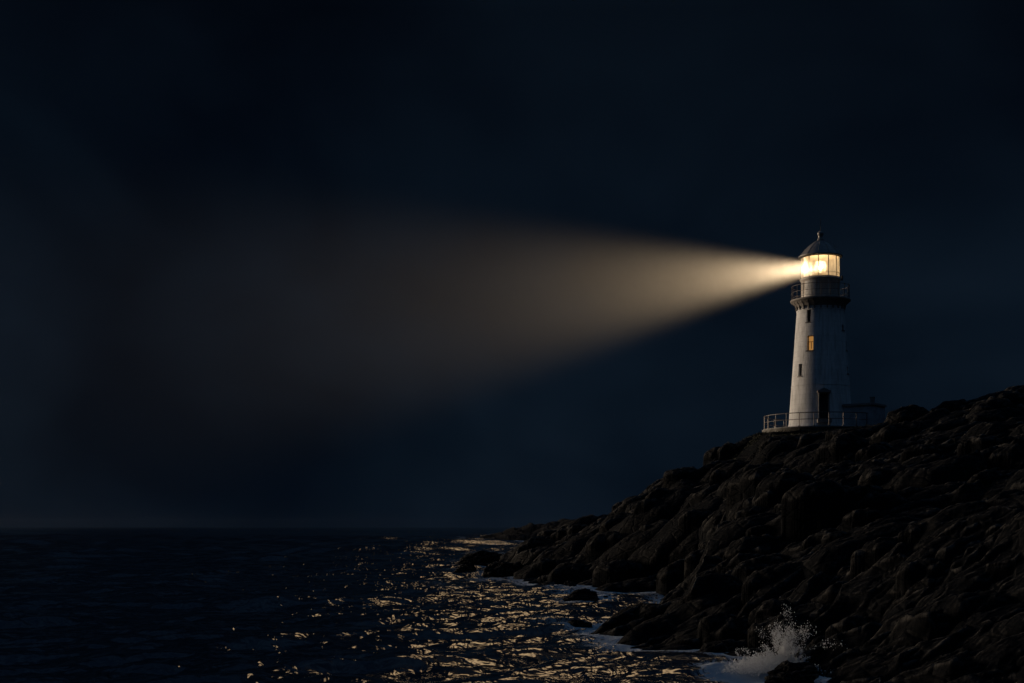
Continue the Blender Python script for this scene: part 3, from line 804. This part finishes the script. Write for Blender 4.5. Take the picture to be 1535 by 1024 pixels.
lathe(bm, [(0.30, b0-0.02), (0.30, b0+0.04), (0.24, b0+0.08), (0.21, b0+0.22), (0.20, b0+0.36), (0.24, b0+0.42), (0.275, b0+0.52), (0.27, b0+0.62), (0.20, b0+0.72), (0.09, b0+0.78), (0.03, b0+0.80)], 32, cap1=True)
link('ventilator', bm, M_ROOF, roof, True)
bm = bmesh.new(); tube(bm, [(0, 0, b0+0.78), (0, 0, rz(328))], 0.022, 6); link('lightning_rod', bm, M_IRON, roof)

# ------------------------------------------------------------------ the lamp and its beam

lens = empty('lens', (0, 0, 0)); lens.parent = LH
zl = LAMP.z - LZ
bz = math.atan2(BEAM.x, -BEAM.y)
bm = bmesh.new(); lathe(bm, [(0.50, ZG0-0.04), (0.50, ZG0+0.06), (0.30, ZG0+0.10), (0.26, zl-0.62), (0.46, zl-0.56), (0.46, zl-0.50), (0.05, zl-0.50)], 40)
link('pedestal', bm, M_BRASS, lens, True)
bm = bmesh.new()
for dz, rr in ((-0.50, 0.40), (-0.26, 0.52), (0.26, 0.52), (0.50, 0.40)):
    tube(bm, [pol(rr, i*10, zl+dz) for i in range(36)], 0.014, 6, closed=True)
for k in range(4):
    aa = math.degrees(bz) + 45 + k*90
    tube(bm, [pol(0.40, aa, zl-0.50), pol(0.52, aa, zl-0.26), pol(0.54, aa, zl), pol(0.52, aa, zl+0.26), pol(0.40, aa, zl+0.5)], 0.016, 6)
link('lens_cage', bm, M_BRASS, lens, True)
bm = bmesh.new(); lathe(bm, [(0.36, zl-0.50), (0.45, zl-0.38), (0.50, zl-0.2), (0.515, zl), (0.50, zl+0.2), (0.45, zl+0.38), (0.36, zl+0.5)], 40)
link('lens_prism', bm, M_LENS, lens, True)
bm = bmesh.new(); bmesh.ops.create_uvsphere(bm, u_segments=24, v_segments=16, radius=0.15, matrix=Matrix.Translation((0, 0, zl)))
link('bulb', bm, mat_emit('lamp_glow', (1.0, 0.80, 0.50), 60.0), lens, True)

def lamp(name, kind, loc, energy, col, **kw):
    L = bpy.data.lights.new(name, kind); L.energy = energy; L.color = col
    for k, v in kw.items(): setattr(L, k, v)
    o = bpy.data.objects.new(name, L); o.location = loc; COL.objects.link(o)
    return o
sp = lamp('beam_lamp', 'SPOT', LAMP + BEAM * 1.74, 1.6e8, (1.0, 0.66, 0.35), spot_size=2*HALF*1.3, spot_blend=1.0, shadow_soft_size=0.60)
sp.rotation_euler = BEAM.to_track_quat('-Z', 'Y').to_euler()
gl = lamp('lantern_lamp', 'POINT', LAMP + Vector((0, 0, 0.28)), 170.0, (1.0, 0.72, 0.42), shadow_soft_size=0.12)

# ------------------------------------------------------------------ terrace, railing, outbuilding
TZ = LZ
bm = bmesh.new()
lathe(bm, [(5.02, TZ-1.2), (4.98, TZ-0.14), (5.06, TZ-0.13), (5.06, TZ-0.01), (5.03, TZ+0.01), (2.7, TZ+0.02)], 120)
ter = link('terrace', bm, M_CONC, None, True, (LX, LY, 0)); tag(ter, 'round stone terrace wall carrying the foot of the lighthouse', 'terrace')
tr = empty('terrace_railing', (LX, LY, TZ)); tag(tr, 'iron railing round the terrace in front of the tower door', 'railing')
a_from, a_to = -182, 42
bm = bmesh.new(); tube(bm, [pol(4.88, a_from + (a_to-a_from)*i/60, 1.16) for i in range(61)], 0.036, 8); link('top_rail', bm, M_RAIL, tr, True)
bm = bmesh.new(); tube(bm, [pol(4.88, a_from + (a_to-a_from)*i/60, 0.60) for i in range(61)], 0.026, 8); link('middle_rail', bm, M_RAIL, tr, True)
for k in range(16):
    aa = a_from + 2 + (a_to - a_from - 4) * k / 15
    bm = bmesh.new(); tube(bm, [pol(4.88, aa, 0.0), pol(4.88, aa, 1.16)], 0.034, 8); box(bm, pol(4.88, aa, 0.03), (0.16, 0.16, 0.06), R(aa))
    link('post', bm, M_RAIL, tr)

A, B, C = Vector((28.35, 122.95, 0)), Vector((30.68, 121.15, 0)), Vector((32.33, 123.25, 0)); D4 = A + C - B
hutc = (A + C) / 2; hut = empty('outbuilding', (hutc.x, hutc.y, 12.55), math.atan2((B-A).y, (B-A).x))
tag(hut, 'small flat roofed store hut with a chimney beside the lighthouse', 'outbuilding')
lx, ly = (B-A).length, (C-B).length; hz = hgt(607.5, 121.3) - 12.55
bm = bmesh.new(); box(bm, (0, 0, hz/2-0.3), (lx, ly, hz+0.6)); box(bm, (0, 0, 0.12), (lx+0.1, ly+0.1, 0.24))
M_HUT = simple('hut_whitewash', (0.36, 0.38, 0.40), 0.85, 0, 0.35, 1.4, 0.5, 8)
link('wall', bm, M_HUT, hut)
bm = bmesh.new(); box(bm, (0, 0, hz+0.09), (lx+0.24, ly+0.24, 0.16), bev=0.02); box(bm, (0, 0, hz+0.19), (lx+0.05, ly+0.05, 0.06)); hr = link('roof', bm, M_ROOF, hut)
bm = bmesh.new(); box(bm, (0.95, -0.1, hz+0.48), (0.30, 0.30, 0.56), bev=0.01); box(bm, (0.95, -0.1, hz+0.78), (0.38, 0.38, 0.07)); link('chimney', bm, M_CONC, hr)

def build_grass():
    r4 = np.random.default_rng(3)
    co = []; f = []
    for _ in range(9000):
        a = r4.uniform(-3.14, 3.14); r = 5.15 + abs(r4.normal(0, 1.5))
        x, y = LX + r*math.sin(a), LY - r*math.cos(a)
        if vnoise(np.array([x*0.8]), np.array([y*0.8]), 12)[0] < 0.42: continue
        z = ground_z(x, y) - 0.03; h = r4.uniform(0.08, 0.26); t = r4.uniform(0, 3.14)
        w = 0.02; lx_, ly_ = r4.normal(0.35, 0.3)*h, r4.normal(0, 0.3)*h
        n = len(co)
        co += [(x - w*math.cos(t), y - w*math.sin(t), z), (x + w*math.cos(t), y + w*math.sin(t), z), (x + lx_*0.5, y + ly_*0.5, z + h*0.7), (x + lx_*1.2, y + ly_*1.2, z + h)]
        f += [(n, n+1, n+2), (n+1, n+3, n+2)]
    me = bpy.data.meshes.new('grass'); me.from_pydata(co, [], f); me.materials.append(simple('salt_grass', (0.035, 0.038, 0.016), 0.8))
    o = bpy.data.objects.new('grass', me); COL.objects.link(o); tag(o, 'thin salt grass round the foot of the terrace', None, kind='stuff')
build_grass()

# ------------------------------------------------------------------ the bursting wave
def build_spray():
    r3 = np.random.default_rng(5)
    P = []; S = []
    def jets(cx, cy, n, vmin, vmax, lean, spread, size):
        # thrown as strings of drops: each string has its own direction and speed
        m = max(12, n // 130)
        for k in range(m):
            v0 = r3.uniform(vmin, vmax) ** 1.0; ph0 = r3.normal(lean, spread); ps0 = r3.normal(0, 0.25)
            x0 = cx + r3.normal(0, 0.16); y0 = cy + r3.normal(0, 0.18); t0 = r3.uniform(0.25, 0.95); w0 = r3.uniform(0.02, 0.16)
            for _ in range(n // m):
                v = v0 * r3.normal(1, 0.05); ph = ph0 + r3.normal(0, 0.03); ps = ps0 + r3.normal(0, 0.04)
                t = max(0.01, t0 + r3.normal(0, w0)) * 2 * v / 9.81 * 0.60
                x = x0 + v*math.sin(ph)*t; y = y0 + v*math.sin(ps)*t
                z = 0.15 + v*math.cos(ph)*t - 4.905*t*t
                if z < 0: continue
                P.append((x, y, z)); S.append(r3.gamma(1.6, 0.55) * size)
    sx, sy = SPLASH
    jets(sx + 0.12, sy, 16000, 1.2, 5.0, -0.03, 0.13, 0.0055)
    jets(sx + 0.05, sy, 2600, 2.5, 5.8, -0.05, 0.24, 0.0075)
    jets(sx - 0.15, sy, 5000, 1.0, 3.8, -0.30, 0.28, 0.007)
    jets(sx + 0.35, sy, 3600, 1.0, 3.6, 0.22, 0.25, 0.007)
    jets(sx - 1.35, sy - 0.1, 900, 1.0, 3.1, -0.1, 0.35, 0.0065)
    # the seething top of the broken wave
    for _ in range(22000):
        x = r3.normal(sx - 0.45, 0.62); y = r3.normal(sy - 0.25, 0.55)
        k = max(0.0, 1 - abs(x - sx + 0.35) / 1.6)
        z = 0.05 + abs(r3.normal(0, 0.17)) * (0.25 + 1.1*k)
        P.append((x, y, z)); S.append(r3.gamma(2.0, 0.5) * 0.009)
    P = np.array(P); S = np.clip(np.array(S), 0.003, 0.020)
    ico = np.array([(0, 0, 1), (1, 0, 0), (0, 1, 0), (-1, 0, 0), (0, -1, 0), (0, 0, -1)], float)
    fc = np.array([(0, 1, 2), (0, 2, 3), (0, 3, 4), (0, 4, 1), (5, 2, 1), (5, 3, 2), (5, 4, 3), (5, 1, 4)])
    st = np.stack([np.ones(len(P)), np.ones(len(P)), r3.uniform(0.9, 1.9, len(P))], -1)
    co = (P[:, None] + ico[None] * (S[:, None] * st)[:, None]).reshape(-1, 3)
    f = (fc[None] + (np.arange(len(P)) * 6)[:, None, None]).reshape(-1, 3).astype(np.int32)
    me = bpy.data.meshes.new('wave_spray')
    me.vertices.add(len(co)); me.vertices.foreach_set('co', co.astype(np.float32).ravel())
    me.loops.add(f.size); me.loops.foreach_set('vertex_index', f.ravel())
    me.polygons.add(len(f)); me.polygons.foreach_set('loop_start', np.arange(0, f.size, 3, dtype=np.int32))
    me.polygons.foreach_set('use_smooth', np.full(len(f), True))
    me.update(calc_edges=True); me.materials.append(M_SPRAY)
    o = bpy.data.objects.new('wave_spray', me); COL.objects.link(o)
    tag(o, 'white spray bursting up where a wave hits the near rocks', 'spray', kind='stuff')
build_spray()

# ------------------------------------------------------------------ night air
bm = bmesh.new(); box(bm, (0, 3450, 15.0), (21000, 7300, 48.0))
m, nt, out = new_mat('night_air')
v = nd(nt, 'ShaderNodeVolumePrincipled', inp={'Color': (0.82, 0.90, 1.0, 1), 'Density': 0.000007, 'Anisotropy': 0.95})
nt.links.new(v.outputs[0], out.inputs['Volume'])
hz_o = link('haze', bm, m); tag(hz_o, 'thin sea haze that shows the beam', None, kind='stuff')

# ------------------------------------------------------------------ sky, moon-low sun, camera
SUN_AZ, SUN_EL = R(-58.0), R(3.0)       # bearing from straight ahead (negative = left), height
W = bpy.data.worlds.new('World'); SC.world = W; W.use_nodes = True
nt = W.node_tree
for n in list(nt.nodes): nt.nodes.remove(n)
out = nt.nodes.new('ShaderNodeOutputWorld')
bg = nd(nt, 'ShaderNodeBackground', inp={'Strength': 0.05})
sky = nd(nt, 'ShaderNodeTexSky', sky_type='NISHITA', sun_disc=False)
sky.sun_elevation = SUN_EL; sky.sun_rotation = SUN_AZ
tc = nd(nt, 'ShaderNodeTexCoord')
mp = nd(nt, 'ShaderNodeMapping'); mp.inputs['Scale'].default_value = (2.4, 2.4, 3.4)
nt.links.new(tc.outputs['Generated'], mp.inputs[0])
cn = nd(nt, 'ShaderNodeTexNoise', inp={'Scale': 1.9, 'Detail': 3.5, 'Roughness': 0.5, 'Distortion': 0.25}); nt.links.new(mp.outputs[0], cn.inputs['Vector'])
cr = ramp(nt, cn.outputs['Fac'], [(0.32, (0.0008, 0.002, 0.0045)), (0.70, (0.0025, 0.006, 0.013))])
tint = nd(nt, 'ShaderNodeMixRGB', blend_type='MULTIPLY', inp={0: 1.0}); nt.links.new(sky.outputs[0], tint.inputs[1]); nt.links.new(cr.outputs[0], tint.inputs[2])
navy = nd(nt, 'ShaderNodeMixRGB', blend_type='ADD', inp={0: 1.0}); nt.links.new(tint.outputs[0], navy.inputs[1])
nr = ramp(nt, cn.outputs['Fac'], [(0.32, (0.013, 0.042, 0.102)), (0.70, (0.064, 0.135, 0.255))])
# cloud deck: dim low down, unseen zenith brightened as added fill light
sz = nd(nt, 'ShaderNodeSeparateXYZ'); nt.links.new(tc.outputs['Generated'], sz.inputs[0])
er = ramp(nt, sz.outputs[2], [(0.0, (0.135,)*3), (0.16, (0.110,)*3), (0.34, (0.055,)*3), (0.46, (0.16,)*3), (0.70, (1.0,)*3)])
e5 = nd(nt, 'ShaderNodeMixRGB', blend_type='MULTIPLY', inp={0: 1.0, 2: (10.0, 10.0, 10.0, 1)}); nt.links.new(er.outputs[0], e5.inputs[1])
em = nd(nt, 'ShaderNodeMixRGB', blend_type='MULTIPLY', inp={0: 1.0}); nt.links.new(nr.outputs[0], em.inputs[1]); nt.links.new(e5.outputs[0], em.inputs[2])
nt.links.new(em.outputs[0], navy.inputs[2])
# warm glow patch added to the sky above the view, for glints on the sea
GLINT_DIR = (math.sin(R(4.8))*math.cos(R(25)), math.cos(R(4.8))*math.cos(R(25)), math.sin(R(25)))
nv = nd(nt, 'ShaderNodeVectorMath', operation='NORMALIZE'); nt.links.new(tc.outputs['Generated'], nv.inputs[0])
dp = nd(nt, 'ShaderNodeVectorMath', operation='DOT_PRODUCT', inp={1: GLINT_DIR}); nt.links.new(nv.outputs[0], dp.inputs[0])
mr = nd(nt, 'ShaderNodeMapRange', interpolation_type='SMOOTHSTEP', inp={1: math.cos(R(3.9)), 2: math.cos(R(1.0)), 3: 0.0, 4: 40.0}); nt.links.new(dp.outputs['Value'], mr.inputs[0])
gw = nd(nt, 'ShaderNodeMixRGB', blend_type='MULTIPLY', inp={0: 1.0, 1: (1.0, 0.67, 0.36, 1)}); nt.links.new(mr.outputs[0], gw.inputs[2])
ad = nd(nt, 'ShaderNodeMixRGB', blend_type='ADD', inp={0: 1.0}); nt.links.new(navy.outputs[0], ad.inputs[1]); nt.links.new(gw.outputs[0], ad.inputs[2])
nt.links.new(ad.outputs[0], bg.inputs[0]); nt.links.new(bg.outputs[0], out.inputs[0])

sun = lamp('low_moon', 'SUN', (-60, 60, 60), 3.0, (1.0, 0.79, 0.58), angle=R(20.0))
sdir = Vector((math.sin(SUN_AZ)*math.cos(SUN_EL), math.cos(SUN_AZ)*math.cos(SUN_EL), math.sin(SUN_EL)))   # towards it
sun.rotation_euler = sdir.to_track_quat('Z', 'Y').to_euler()

cd = bpy.data.cameras.new('camera'); cd.sensor_width = 36.0; cd.lens = 50.0
cd.shift_y = 277.0 / 1535.0; cd.clip_start = 0.5; cd.clip_end = 30000
co = bpy.data.objects.new('camera', cd); co.location = (0, 0, EYE); co.rotation_euler = (R(90), 0, 0)
COL.objects.link(co); SC.camera = co

SC.view_settings.view_transform = 'Standard'; SC.view_settings.look = 'None'
SC.view_settings.exposure = 0.0; SC.view_settings.gamma = 1.0
cy = SC.cycles
cy.use_denoising = True
cy.max_bounces = 8; cy.volume_bounces = 1; cy.transparent_max_bounces = 12
cy.caustics_reflective = False; cy.caustics_refractive = False
cy.sample_clamp_indirect = 3.0
cy.use_light_tree = True
